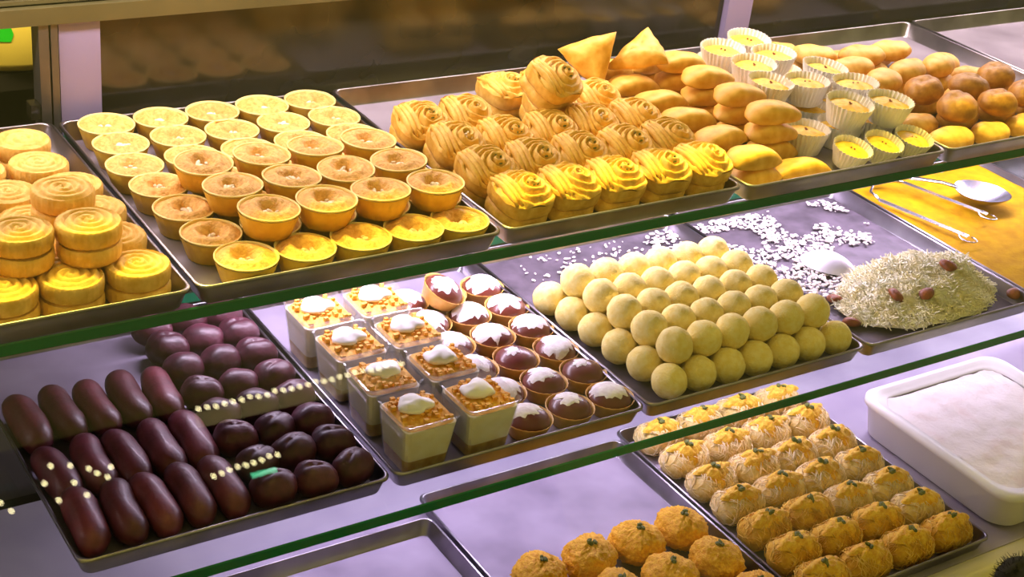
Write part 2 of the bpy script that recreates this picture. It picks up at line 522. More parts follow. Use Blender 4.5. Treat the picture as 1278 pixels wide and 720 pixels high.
# ------------------------------------------------------------------ sweet meshes (a few variants of each, shared by the copies)
def chips(n, R, z, size, seed, flat=0.6):
    rd = random.Random(seed)
    mb = MB()
    for i in range(n):
        a, q = rd.uniform(0, 2 * PI), R * math.sqrt(rd.random())
        p = Vector((q * math.cos(a), q * math.sin(a), z))
        e = Euler((rd.uniform(-.6, .6), rd.uniform(-.6, .6), rd.uniform(0, 6))).to_matrix()
        s = Vector((size * rd.uniform(.7, 1.4), size * rd.uniform(.5, .9), size * flat))
        mb.blob(lambda d_: tuple(p + e @ Vector((d_.x * s.x, d_.y * s.y, d_.z * s.z))), 6, 4)
    return mb

def polar(fn, nr, nt, mb=None, mi=0):
    """surface over a disc: fn(t01, angle) -> point"""
    mb = mb or MB()
    vs_ = [fn(0.0, 0.0)]
    for i in range(1, nr + 1):
        for k in range(nt):
            vs_.append(fn(i / nr, 2 * PI * k / nt))
    fs_ = [(0, 1 + k, 1 + (k + 1) % nt) for k in range(nt)]
    for i in range(nr - 1):
        for k in range(nt):
            a, b = 1 + i * nt, 1 + (i + 1) * nt
            fs_.append((a + k, b + k, b + (k + 1) % nt, a + (k + 1) % nt))
    return mb.add(vs_, fs_, mi)

# tart: fluted cup, wavy filling with a hollow, nuts
def flute(n, amp):
    return lambda t, i, rr, z: 1.0 + amp * abs(math.sin(n * t / 2))
TR, THH = 0.0277, 0.0240
def tart_parts(seed):
    s = MB()
    s.lathe([(0.019, 0.0), (0.0205, 0.0006), (0.0262, 0.019), (0.0270, 0.0215)], 60, flute(22, 0.035), cap0=True)
    rim = MB()
    rim.lathe([(0.0268, 0.0214), (0.0279, 0.0226), (0.0280, 0.0234), (0.0271, 0.0240), (0.0262, 0.0228), (0.0256, 0.0200)], 44)
    dx, dy = random.Random(seed).uniform(-.0025, .0025), random.Random(seed + 9).uniform(-.0025, .0025)
    def fill(t_, a):
        q = t_ * 0.0262
        x, y = q * math.cos(a), q * math.sin(a)
        h = math.hypot(x - dx, y - dy) / 0.0262
        z = 0.0205 + 0.0058 * math.exp(-((h - 0.62) / 0.30) ** 2) - 0.0085 * math.exp(-(h / 0.27) ** 2)
        n_ = N3((x, y, 0), 230, seed * 3.1) * 0.0019 + N3((x, y, 0), 620, seed) * 0.0010
        return (x, y, z + n_ * (1 - t_ ** 6))
    fl = polar(fill, 13, 40)
    nut = chips(7, 0.0062, 0.0185, 0.0034, seed)
    for i in range(len(nut.v)):
        nut.v[i] = (nut.v[i][0] + dx, nut.v[i][1] + dy, nut.v[i][2])
    return [('fluted_cup', s.mesh('fluted_cup', 'tart_shell'), [('cup_rim', rim.mesh('cup_rim', 'tart_rim'))]),
            ('filling', fl.mesh('filling', 'tart_fill')),
            ('nut_topping', nut.mesh('nut_topping', 'nut', False))]
TARTS = [tart_parts(i) for i in range(4)]

# spiral biscuit
def spiral_groove(q, a, pitch, width=0.32):
    s = (q / pitch - a / (2 * PI)) % 1.0
    s = min(s, 1 - s)
    return max(0.0, 1 - s / width)
BR, BH = 0.0262, 0.0165
def biscuit_mesh(seed):
    mb = MB()
    rd = random.Random(seed)
    ph = rd.uniform(0, 2 * PI)
    nt = 96
    def edge(a):
        return 1.0 + 0.030 * abs(math.sin(16 * a)) + 0.02 * math.sin(2 * a + ph)
    def top(t_, a):
        q = t_ * (BR - 0.0012)
        g = spiral_groove(q, a + ph, 0.0072)
        z = BH - 0.0034 * g - 0.0012 * t_ ** 8 + 0.0010 * (1 - t_) + N3((q * math.cos(a), q * math.sin(a), 0), 300, seed) * 0.0006
        if t_ > 0.97:
            z = BH - 0.0014
        e = edge(a) if t_ > 0.9 else 1.0
        return (q * math.cos(a) * e, q * math.sin(a) * e, z)
    polar(top, 20, nt, mb)
    rows = []
    for q, z in ((BR - 0.0012, BH - 0.0014), (BR, BH - 0.0035), (BR + 0.0002, BH * 0.5), (BR - 0.0004, 0.002), (BR - 0.002, 0.0)):
        rows.append([(q * edge(2 * PI * k / nt) * math.cos(2 * PI * k / nt), q * edge(2 * PI * k / nt) * math.sin(2 * PI * k / nt), z) for k in range(nt)])
    mb.grid(list(reversed(rows)), True, cap0=True)
    return mb.mesh('spiral_biscuit', 'biscuit')
BISC = [biscuit_mesh(i) for i in range(4)]

# rose pastry: two soft layers, the upper one a coiled rosette with a trailing fold
def rose_parts(seed):
    rd = random.Random(seed + 50)
    ph = rd.uniform(0, 2 * PI)
    nt = 64
    def outline(a):
        c, s = math.cos(a), math.sin(a)
        q = 1.0 / ((abs(c) / 0.0285) ** 3.2 + (abs(s) / 0.0290) ** 3.2) ** (1 / 3.2)
        return q * (1 + 0.03 * math.sin(3 * a + ph) + 0.02 * math.sin(7 * a + ph))
    def slab(z0_, z1_, sc, wob, name):
        mb = MB()
        rows = []
        for q, z in ((0.90, z0_), (0.985, z0_ + 0.003), (1.0, (z0_ + z1_) / 2), (0.985, z1_ - 0.003), (0.90, z1_)):
            rows.append([(outline(2 * PI * k / nt) * q * sc * math.cos(2 * PI * k / nt), outline(2 * PI * k / nt) * q * sc * math.sin(2 * PI * k / nt),
                          z + wob * math.sin(3 * 2 * PI * k / nt + ph) * (1 if z > z0_ else 0.3)) for k in range(nt)])
        mb.grid(rows, True, True, True)
        return mb.mesh(name, 'rose')
    low = slab(0.0, 0.0150, 0.96, 0.0010, 'lower_layer')
    mb = MB()
    cx, cy = 0.006, -0.004
    def top(t_, a):
        q = outline(a) * t_
        x, y = q * math.cos(a), q * math.sin(a)
        X, Y = x - cx, y - cy
        rr_, aa = math.hypot(X, Y), math.atan2(Y, X)
        g = spiral_groove(rr_ * (1 + 0.08 * math.sin(2 * aa + ph)), aa + ph, 0.0066, 0.36)
        dome = 0.0120 * math.exp(-(rr_ / 0.017) ** 2)
        z = 0.0335 + dome - 0.0058 * g * (1 - 0.75 * t_ ** 6) - 0.004 * math.exp(-(rr_ / 0.004) ** 2)
        z += N3((x, y, 0), 160, seed) * 0.0016 - 0.0040 * t_ ** 10
        return (x, y, z)
    polar(top, 22, nt, mb)
    rows = []
    for q, z in ((0.90, 0.0150), (0.99, 0.0180), (1.012, 0.0240), (1.0, 0.0296)):
        rows.append([(outline(2 * PI * k / nt) * q * math.cos(2 * PI * k / nt), outline(2 * PI * k / nt) * q * math.sin(2 * PI * k / nt),
                      z + (0.0012 * math.sin(3 * 2 * PI * k / nt + ph) if z < 0.029 else N3((outline(2 * PI * k / nt) * math.cos(2 * PI * k / nt), outline(2 * PI * k / nt) * math.sin(2 * PI * k / nt), 0), 160, seed) * 0.0016)) for k in range(nt)])
    mb.grid(rows, True, cap0=True)
    # ridged fold along the left shoulder
    for j in range(3):
        pts = []
        for i in range(7):
            u = -1 + 2 * i / 6
            pts.append((-0.0215 + j * 0.0052, u * 0.024, 0.0300 + 0.0035 * (1 - u * u) + 0.001 * j))
        mb.tube(pts, [0.0015, 0.0030, 0.0034, 0.0036, 0.0034, 0.0030, 0.0015], 7)
    nut = chips(6, 0.007, 0.0408, 0.0019, seed + 3)
    for i in range(len(nut.v)):
        nut.v[i] = (nut.v[i][0] + cx, nut.v[i][1] + cy, nut.v[i][2])
    return [('lower_layer', low), ('rosette_layer', mb.mesh('rosette_layer', 'rose')), ('nut_crumbs', nut.mesh('nut_crumbs', 'nut' if seed % 3 else 'pistachio', False))]
ROSES = [rose_parts(i) for i in range(4)]

# half-moon pastry: straight fold in front, pinched curved edge behind
def moon_mesh(seed, w=0.0350, dpt=0.030, h=0.0115):
    def fn(d_):
        x, y, z = d_
        fx = math.copysign(abs(x) ** 0.85, x) * w
        fy = (y * dpt if y > 0 else math.copysign(abs(y) ** 0.7, y) * 0.012)
        th_ = h * (1 - 0.45 * max(0, y) ** 1.5) * (1 - 0.20 * abs(x) ** 3)
        fz = th_ * (1.40 * z ** 1.25 if z > 0 else -0.40 * abs(z) ** 1.3)
        p = Vector((fx, fy - 0.009, fz))
        k = 1 + N3(p, 60, seed) * 0.08
        return (p.x * k, p.y * k, 0.40 * h + p.z * (1 + N3(p, 50, seed + 4) * 0.16))
    return MB().blob(fn, 28, 14).mesh('half_moon_pastry', 'moon')
MOONS = [moon_mesh(i) for i in range(4)]
def triangle_mesh(seed, rad=0.027, h=0.0125):
    def fn(d_):
        x, y, z = d_
        a = math.atan2(y, x)
        c = max(math.cos(a - k * 2 * PI / 3) for k in (0, 1, 2))
        q = math.hypot(x, y) ** 0.8 * rad / (c ** 0.85)
        p = Vector((q * math.cos(a), q * math.sin(a), math.copysign(abs(z) ** 1.25, z) * h))
        n_ = 1 + N3(p, 60, seed) * 0.08
        return (p.x * n_, p.y * n_, p.z * (1 + N3(p, 60, seed) * 0.3))
    return MB().blob(fn, 36, 16).mesh('triangle_pastry', 'moon')
TRIS = [triangle_mesh(i) for i in range(2)]

# oval bun
def bun_mesh(seed, m_, w=0.031, dd=0.021, h=0.0135):
    def fn(d_):
        x, y, z = d_
        p = Vector((math.copysign(abs(x) ** 0.9, x) * w, y * dd * (1 - 0.15 * abs(x)), z * h + h * 0.94))
        k = 1 + N3(p, 70, seed) * 0.10
        q = Vector((p.x * k, p.y * k, max(0.0, p.z * (1 + N3(p, 50, seed + 2) * 0.10))))
        if m_ == 'bun_brown' and z > 0.3:
            q.z -= 0.0022 * math.exp(-((y + 0.15 * math.sin(6 * x)) / 0.16) ** 2)
        return tuple(q)
    return MB().blob(fn, 26, 14).mesh('oval_bun', m_)
BUNS = [bun_mesh(i, 'bun') for i in range(3)]
BUNSB = [bun_mesh(i + 5, 'bun_brown', 0.028, 0.024, 0.016) for i in range(3)]

# pleated paper cup with yellow filling
def paper_parts(seed):
    s = MB()
    pl = lambda t, i, rr, z: 1 + 0.05 * (z / 0.027 + 0.25) * (1 if int(round(t * 64 / (2 * PI))) % 2 else -1) * 0.7
    s.lathe([(0.0165, 0.0), (0.0180, 0.0010), (0.0225, 0.0170), (0.0252, 0.0270), (0.0247, 0.0268), (0.0215, 0.0175), (0.0205, 0.0130)], 64, pl, cap0=True)
    def fill(t_, a):
        q = t_ * 0.0222
        x, y = q * math.cos(a), q * math.sin(a)
        return (x, y, 0.0195 + 0.0045 * (1 - t_ ** 2) + N3((x, y, 0), 220, seed) * 0.0016)
    c = chips(2, 0.003, 0.0245, 0.0016, seed)
    return [('pleated_paper', s.mesh('pleated_paper', 'paper', False)), ('filling', polar(fill, 7, 28).mesh('filling', 'paper_fill')), ('nut_bit', c.mesh('nut_bit', 'almond', False))]
PAPERS = [paper_parts(i) for i in range(3)]

# dark sweets
def log_mesh(seed, L=0.0425, R=0.0160):
    def fn(d_):
        x, y, z = d_
        k = math.copysign(min(1.0, abs(y)) ** 0.55, y)
        cr = math.sqrt(max(0.0, 1 - abs(k) ** 4.5))
        h = math.hypot(x, z) or 1.0
        p = Vector((x / h * R * cr, k * L, z / h * R * cr))
        if h < 1e-5:
            p = Vector((0, k * L, 0))
        p.x += 0.0025 * (k * k) * (1 if seed % 2 else -1)
        n_ = 1 + N3(p, 55, seed) * 0.12
        return (p.x * n_, p.y, p.z * n_ + R * 0.97)
    mb = MB()
    # ring construction along y for even quads
    rows = []
    for i in range(15):
        u = -1 + 2 * i / 14
        uu = math.sin(u * PI / 2)
        cr = math.sqrt(max(0.0, 1 - abs(uu) ** 4.0))
        cr = max(cr, 0.02)
        row = []
        for k in range(20):
            a = 2 * PI * k / 20
            p = Vector((math.cos(a) * R * cr + 0.0025 * uu * uu * (1 if seed % 2 else -1), uu * L, math.sin(a) * R * cr))
            n_ = 1 + N3(p, 55, seed) * 0.13 + N3(p, 160, seed) * 0.03
            row.append((p.x * n_, p.y, p.z * n_ + R * 0.98))
        rows.append(row)
    mb.grid([list(reversed(q)) for q in rows], True, True, True)
    return mb.mesh('syrup_log', 'jamun')
LOGS = [log_mesh(i) for i in range(4)]
def plum_mesh(seed):
    def fn(d_):
        x, y, z = d_
        p = Vector((x * 0.0255, y * 0.0215, z * 0.0205))
        n_ = 1 + N3(p, 60, seed) * 0.10
        c = 0.0022 * math.exp(-((y - 0.25 * x) / 0.10) ** 2) * max(0, z) if seed % 2 else 0
        return (p.x * n_, p.y * n_, p.z * n_ + 0.0200 - c)
    return MB().blob(fn, 26, 16).mesh('syrup_ball', 'jamun_dark')
PLUMS = [plum_mesh(i) for i in range(4)]

# square dessert cup
def sq(h, z, rad=0.006):
    return [(x, y, z) for x, y in rr_rect(-h, h, -h, h, rad, 3)]
def dessert_parts(seed):
    cup = MB()
    cup.grid([sq(0.0205, 0.0), sq(0.0262, 0.058), sq(0.0272, 0.0585), sq(0.0272, 0.0595), sq(0.0256, 0.0592), sq(0.0200, 0.0012)], True, True, True)
    body = MB().grid([sq(0.0198, 0.0030, 0.005), sq(0.0211, 0.0170, 0.005)], True, True, True)
    cr = MB().grid([sq(0.0212, 0.0172, 0.005), sq(0.0247, 0.0520, 0.005)], True, True, True)
    def top(t_, a):
        c, s = math.cos(a), math.sin(a)
        q = t_ * 0.0246 / max((abs(c) ** 6 + abs(s) ** 6) ** (1 / 6), 1e-6)
        x, y = q * c, q * s
        return (x, y, 0.0525 + 0.0030 * (1 - t_ ** 3) + (N3((x, y, 0), 190, seed) * 0.0035 + N3((x, y, 0), 480, seed) * 0.0012) * (1 - t_ ** 8))
    tp = polar(top, 12, 40)
    rd = random.Random(seed)
    cb = MB()
    for i in range(64):
        x, y = rd.uniform(-.021, .021), rd.uniform(-.021, .021)
        s = rd.uniform(.0010, .0021)
        cb.box((x - s, y - s * .8, 0.0545), (x + s, y + s * .8, 0.0545 + s * 2.2))
    wx, wy = rd.uniform(-.003, .003), rd.uniform(.000, .006)
    def wh(d_):
        p = Vector((d_.x * 0.0150 + wx, d_.y * 0.0125 + wy, d_.z * 0.0058 + 0.0590))
        n_ = N3(p, 120, seed) * 0.004
        return (p.x + d_.x * n_, p.y + d_.y * n_, p.z + d_.z * n_ * 0.6)
    return [('clear_cup', cup.mesh('clear_cup', 'clear_cup', False)), ('sponge_layer', body.mesh('sponge_layer', 'sponge', False)), ('cream_layer', cr.mesh('cream_layer', 'cream', False)),
            ('crumb_topping', tp.mesh('crumb_topping', 'crumb'), [('crumbs', cb.mesh('crumbs', 'crumb', False))]),
            ('cream_dollop', MB().blob(wh, 22, 12).mesh('cream_dollop', 'whip'))]
DESS = [dessert_parts(i) for i in range(3)]

# chocolate dome in a thin cup, dusted with sugar
def choc_parts(seed, bare=0):
    rd = random.Random(seed + 77)
    s = MB()
    s.lathe([(0.0175, 0.0), (0.0190, 0.0008), (0.0252, 0.0170), (0.0262, 0.0190), (0.0256, 0.0190), (0.0242, 0.0160)], 48, flute(24, 0.02), cap0=True)
    DR, DHt, DB = 0.0232, 0.0140, 0.0150
    def dome(t_, a):
        q = math.sin(t_ * PI / 2) * DR
        return (q * math.cos(a), q * math.sin(a), DB + DHt * math.cos(t_ * PI / 2))
    dm = polar(dome, 9, 32)
    ax, ay = rd.uniform(-.25, .15), rd.uniform(0.05, 0.28)
    big = (0.84, 0.66, 0.36)[bare]
    def patch(t_, a):
        rad = big * (1 + 0.55 * N3((math.cos(a), math.sin(a), 0), 1.3, seed * 5.3) + 0.40 * N3((math.cos(a), math.sin(a), 0), 4.0, seed * 2.7)) * t_
        u, v = ax + rad * math.cos(a), ay + rad * math.sin(a)
        h = min(0.985, math.hypot(u, v))
        b = math.atan2(v, u)
        th_ = 0.0009 * (1 - t_ ** 4) + 0.0002 + N3((u, v, 0), 9, seed) * 0.0003
        return ((h * DR + th_ * h) * math.cos(b), (h * DR + th_ * h) * math.sin(b), DB + DHt * math.sqrt(1 - h * h) + th_)
    pt = polar(patch, 8, 40)
    out = [('thin_cup', s.mesh('thin_cup', 'gold_cup')), ('chocolate_dome', dm.mesh('chocolate_dome', 'choc'), [('sugar_dusting', pt.mesh('sugar_dusting', 'sugar'))])]
    return out
CHOCS = [choc_parts(i, 0) for i in range(3)] + [choc_parts(i + 3, 1) for i in range(2)] + [choc_parts(8, 2)]

# coconut ball
def coco_mesh(seed):
    def fn(d_):
        n_ = 1 + N3(d_, 2.2, seed) * 0.05 + N3(d_, 14, seed) * 0.016
        return tuple(d_ * 0.0203 * n_)
    return MB().blob(fn, 28, 18).mesh('coconut_ball', 'coconut_ball')
COCOS = [coco_mesh(i) for i in range(4)]

# orange crumb ball
def orange_parts(seed):
    def fn(d_):
        n_ = 1 + N3(d_, 2.0, seed) * 0.12 + N3(d_, 9, seed) * 0.09 + N3(d_, 24, seed) * 0.08
        return (d_.x * 0.034 * n_, d_.y * 0.031 * n_, max(0.0002, d_.z * 0.024 * n_ + 0.0225))
    c = chips(3, 0.004, 0.0475, 0.0044, seed, 0.5)
    return [('crumb_coat', MB().blob(fn, 72, 40).mesh('crumb_coat', 'orange_ball')), ('pistachio_bit', c.mesh('pistachio_bit', 'pistachio', False))]
ORANGES = [orange_parts(i) for i in range(3)]

# shredded pastry roll
def roll_parts(seed, gold):
    L, R = 0.0335, 0.0225
    rd = random.Random(seed * 13 + gold)
    rows = []
    for i in range(15):
        u = math.sin((-1 + 2 * i / 14) * PI / 2)
        cr = max(0.03, math.sqrt(max(0.0, 1 - abs(u) ** 5)))
        row = []
        for k in range(26):
            a = -2 * PI * k / 26
            p = Vector((u * L, math.cos(a) * R * cr, math.sin(a) * R * cr * 0.88))
            n_ = 1 + N3(p, 90, seed) * 0.16 + N3(p, 260, seed) * 0.08
            row.append((p.x, p.y * n_, max(0.0003, p.z * n_ + R * 0.88)))
        rows.append(row)
    core = MB().grid(rows, True, True, True)
    st = MB()
    for i in range(150):
        u = rd.uniform(-0.98, 0.98)
        a = rd.uniform(-0.5, PI + 0.5)
        da, du = rd.uniform(0.4, 1.2) * rd.choice((-1, 1)), rd.uniform(-.6, .6)
        pts = []
        for k in range(5):
            w_ = k / 4
            uu = max(-1, min(1, u + du * w_))
            cr = max(0.05, math.sqrt(max(0.0, 1 - abs(uu) ** 5)))
            q = R * cr * (1.04 + 0.10 * math.sin(PI * w_) * rd.uniform(0.3, 1.2))
            aa = a + da * w_
            pts.append((uu * L * 1.01, math.cos(aa) * q, max(0.0006, math.sin(aa) * q * 0.88 + R * 0.88)))
        st.tube(pts, 0.00055, 3, False)
    def cap(t_, a):
        e_ = 1 + 0.18 * math.sin(3 * a + seed) + 0.12 * math.sin(7 * a + seed)
        x, y = t_ * 0.026 * e_ * math.cos(a), t_ * 0.0165 * e_ * math.sin(a)
        z = R * 0.88 + R * 0.90 * math.sqrt(max(0.0, 1 - (y / R) ** 2)) + 0.0065 * (1 - t_ ** 4) + N3((x, y, 0), 200, seed) * 0.0045 * (1 - t_ ** 4) - 0.0012 * t_
        return (x, y, z)
    c = chips(2, 0.004, R * 1.78 + 0.0068, 0.0052, seed, 0.5)
    return [('pastry_core', core.mesh('pastry_core', 'roll_core_gold' if gold else 'roll_core'), [('pastry_strands', st.mesh('pastry_strands', 'strand_gold' if gold else 'strand'))]),
            ('crumb_topping', polar(cap, 10, 36).mesh('crumb_topping', 'roll_top'), [('pistachio_bit', c.mesh('pistachio_bit', 'pistachio', False))])]
ROLLS = [roll_parts(i, 0) for i in range(3)]
ROLLSG = [roll_parts(i + 3, 1) for i in range(3)]
RD = random.Random(7)

# ------------------------------------------------------------------ top shelf: spiral biscuits
xs, ys = (0.3775, 0.322, 0.2665, 0.211), (1.047, 1.102, 1.157, 1.212, 1.266, 1.3225)
def biscuit(x, y, lev, label):
    single('spiral_biscuit', RD.choice(BISC), (x, y, TF + 0.0005 + lev * BH), (0, 0, RD.uniform(0, 6.28)), RD.uniform(.985, 1.01), label, 'biscuit', 'spiral biscuits on the top shelf')
LV = ['on the tray floor', 'second layer up', 'third layer up', 'topmost layer']
for j, y in enumerate(ys):
    for i, x in enumerate(xs):
        if i == 3 and j < 2:
            continue
        jx, jy = RD.uniform(-.0012, .0012), RD.uniform(-.0012, .0012)
        if (i, j) == (0, 4) or (i, j) == (0, 5):
            jx = -0.014
        if i > 0 and j >= 4:
            jx = -0.016
        if (i, j) == (1, 3):
            jx = -0.004
        for lev in (0, 1):
            biscuit(x + jx + lev * RD.uniform(-.001, .001), y + jy, lev, 'golden spiral biscuit, %s row behind glass edge, %s from tart tray, %s' % (ORD[j], ORD[i], LV[lev]))
for k, (x, y) in enumerate(((0.345, 1.071), (0.290, 1.075), (0.345, 1.137), (0.236, 1.072))):
    for lev in (2, 3):
        biscuit(x, y, lev, 'golden spiral biscuit %s, in the %s' % (LV[lev], ['raised stack nearest the tart tray corner', 'raised stack second from tart tray', 'raised stack behind the one by tart tray', 'raised stack third from tart tray'][k]))

# ------------------------------------------------------------------ top shelf: tarts
def tart(x, y, lev, label):
    put('nut_tart', RD.choice(TARTS), (x + 0.002, y, TF + 0.0005 + (0.0238 if lev else 0.0)), (RD.uniform(-.05, .05) if lev else 0, RD.uniform(-.05, .05) if lev else 0, RD.uniform(0, 6.28)), RD.uniform(.985, 1.01), label, 'tart', 'nut tarts on the top shelf')
lo_rows = [(1.0395, (0.469, 0.524, 0.579, 0.633, 0.683)), (1.0935, (0.459, 0.5155, 0.572, 0.6285, 0.685)), (1.1470, (0.455, 0.5115, 0.568, 0.6245, 0.683)),
           (1.1995, (0.452, 0.5090, 0.566, 0.6230, 0.683)), (1.2510, (0.447, 0.5060, 0.5640, 0.6220, 0.681)), (1.3025, (0.452, 0.5110, 0.5680, 0.6260, 0.684)), (1.3530, (0.455, 0.512, 0.568, 0.6240, 0.680))]
for j, (y, xx) in enumerate(lo_rows):
    for i, x in enumerate(xx):
        tart(x, y + RD.uniform(-.001, .001), 0, 'nut tart in fluted cup, bottom layer, %s row behind glass edge, %s from biscuit tray' % (ORD[j], ORD[i]))
for j, (y, xx) in enumerate(((1.076, (0.505, 0.562, 0.618, 0.676)), (1.131, (0.496, 0.553, 0.610, 0.668)), (1.187, (0.490, 0.548, 0.605, 0.662)))):
    for i, x in enumerate(xx):
        tart(x, y, 1, 'nut tart in fluted cup, upper layer, %s row behind glass edge, %s from biscuit tray' % (ORD[j], ORD[i]))

# ------------------------------------------------------------------ top shelf: rose pastries
def rose(x, y, z, rot, label, s=1.0):
    put('rose_pastry', RD.choice(ROSES), (x, y, z), rot, s, label, 'pastry', 'rose pastries on the top shelf')
F3 = TF
for j, (y, xx) in enumerate(((1.054, (0.757, 0.8135, 0.8705, 0.9285, 0.983)), (1.115, (0.753, 0.810, 0.8670, 0.9250, 0.983)), (1.177, (0.757, 0.814, 0.8710, 0.9270, 0.984)),
                             (1.239, (0.750, 0.8065, 0.9150, 0.9760)), (1.300, (0.8950, 0.9560)))):
    for i, x in enumerate(xx):
        tx = 0.22 if j == 0 else 0.36
        k = i
        if j == 4:
            tx = 0.12
        rose(x, y + RD.uniform(-.002, .002), F3 + 0.001 + 0.0275 * math.sin(tx), (tx, RD.uniform(-.04, .04), RD.uniform(-.12, .12)),
             'yellow rose-shaped pastry, %s row behind glass edge, %s from the tart tray' % (ORD[j], ORD[k]), (0.985, 1.0, 1.10))
x, y = W(691, 82, F3 + 0.092)
rose(x, y + 0.012, F3 + 0.0540, (0.50, 0.05, 0.25), 'topmost rose-shaped pastry leaning on the back of the heap')

# ------------------------------------------------------------------ top shelf: half-moon pastries
def moon(x, y, z, rot, label, s=1.0):
    single('half_moon_pastry', RD.choice(MOONS), (x, y, z), rot, s, label, 'pastry', 'half-moon pastries on the top shelf')
for j, y in enumerate((1.046, 1.102, 1.158, 1.212, 1.264, 1.318)):
    for lev in (0, 1):
        moon(1.054 + RD.uniform(-.002, .002), y + (0.004 if lev else 0), TF + 0.004 + lev * 0.0215, (0.16 + 0.06 * lev, RD.uniform(-.05, .05), RD.uniform(-.15, .15)),
             'golden half-moon pastry beside the rose tray, %s row behind glass edge, %s' % (ORD[j], ('underneath', 'on top')[lev]))
for j, y in enumerate((1.044, 1.098, 1.154, 1.212, 1.262, 1.322)):
    for lev in range((2, 3, 3, 3, 3, 2)[j]):
        if j == 0 and lev == 1:
            continue
        moon(1.1235 + RD.uniform(-.002, .002), y + 0.004 * lev, TF + 0.004 + lev * 0.0215, (0.16 + 0.06 * lev, RD.uniform(-.05, .05), RD.uniform(-.15, .15)),
             'golden half-moon pastry beside the paper cups, %s row behind glass edge, %s' % (ORD[j], ('underneath', 'second up', 'on top')[lev]))
def facing(turn, lean):
    # upright, turned toward the shop side of the counter
    return (m3 @ Matrix.Rotation(math.radians(turn), 3, 'Z') @ Matrix.Rotation(math.radians(lean), 3, 'X')).to_euler()
x, y = W(738, 72, TF + 0.060)
single('triangle_pastry', TRIS[0], (x, y, TF + 0.060), facing(-14, 0), (0.84, 0.84, 0.95), 'folded triangular pastry standing upright next to the rose tray', 'pastry')
x, y = W(800, 66, TF + 0.066)
single('triangle_pastry', TRIS[1], (x, y, TF + 0.066), facing(24, -30), (0.92, 0.70, 1.05), 'folded triangular pastry leaning on the half-moon stacks at the back', 'pastry')

# ------------------------------------------------------------------ top shelf: paper cups
def paper(x, y, z, label, rot=(0, 0, 0), sc=1.08):
    put('paper_cup_sweet', RD.choice(PAPERS), (x, y, z), (rot[0], rot[1], 0.0), sc * RD.uniform(.985, 1.015), label, 'sweet', 'sweets in pleated paper cups')
for j, y in enumerate((1.043, 1.098, 1.153, 1.208, 1.263, 1.318)):
    for i, x in enumerate((1.196, 1.250, 1.286) if False else (1.178, 1.232, 1.286)):
        if j == 0:
            x = (1.194, 1.243, 1.2915)[i]
        paper(x, y, TF + (0.0045 if j == 0 else 0), 'yellow sweet in white pleated paper cup, floor layer, %s row, %s from half-moons' % (ORD[j], ORD[i]), (0.22 if j == 0 else 0, 0), 0.90 if j == 0 else 1.08)
for k, (x, y) in enumerate(((1.228, 1.090), (1.284, 1.080), (1.286, 1.136), (1.230, 1.160), (1.286, 1.192), (1.180, 1.172), (1.204, 1.226), (1.256, 1.248), (1.202, 1.282), (1.262, 1.304))):
    paper(x, y, TF + 0.0295, 'yellow sweet in white pleated paper cup, upper layer, %s back from the glass edge' % ORD[k], (RD.uniform(-.02, .12), RD.uniform(-.06, .06)))

# ------------------------------------------------------------------ top shelf: oval buns
def bun(x, y, z, label, brown=False, rz=None, tilt=0.0):
    single('oval_bun', RD.choice(BUNSB if brown else BUNS), (x, y, z), (tilt, RD.uniform(-.1, .1), RD.uniform(-.5, .5) if rz is None else rz), RD.uniform(.96, 1.06), label, 'bun', 'oval buns on the top shelf')
for j, y in enumerate((1.040, 1.090, 1.140, 1.191, 1.242, 1.296, 1.346)):
    for i, x in enumerate((1.360, 1.428, 1.496, 1.563, 1.612)[:4]):
        if j == 6 and i > 0 or j == 5 and i == 3:
            continue
        bun(x + RD.uniform(-.003, .003), y, TF, 'golden oval bun on tray floor, %s row behind glass edge, %s from the paper cups' % (ORD[j], ORD[i]), False, RD.uniform(-.25, .25))
for k, (x, y, br, rz) in enumerate(((1.395, 1.070, True, .5), (1.462, 1.066, True, .2), (1.400, 1.128, True, .3), (1.470, 1.120, True, -.3), (1.530, 1.075, True, .4), (1.540, 1.135, True, .2),
                                    (1.375, 1.172, False, .3), (1.436, 1.190, False, .2), (1.500, 1.196, False, .4), (1.372, 1.222, False, -.2), (1.418, 1.252, False, -.3), (1.476, 1.258, False, -.2), (1.314 + .04, 1.275, False, -.5))):
    bun(x, y, TF + 0.0225, '%s oval bun on the upper layer, %s counting back from the glass edge' % ('browned' if br else 'pale golden', ORD[k] if k < 10 else ['eleventh', 'twelfth', 'thirteenth'][k - 10]), br, rz)

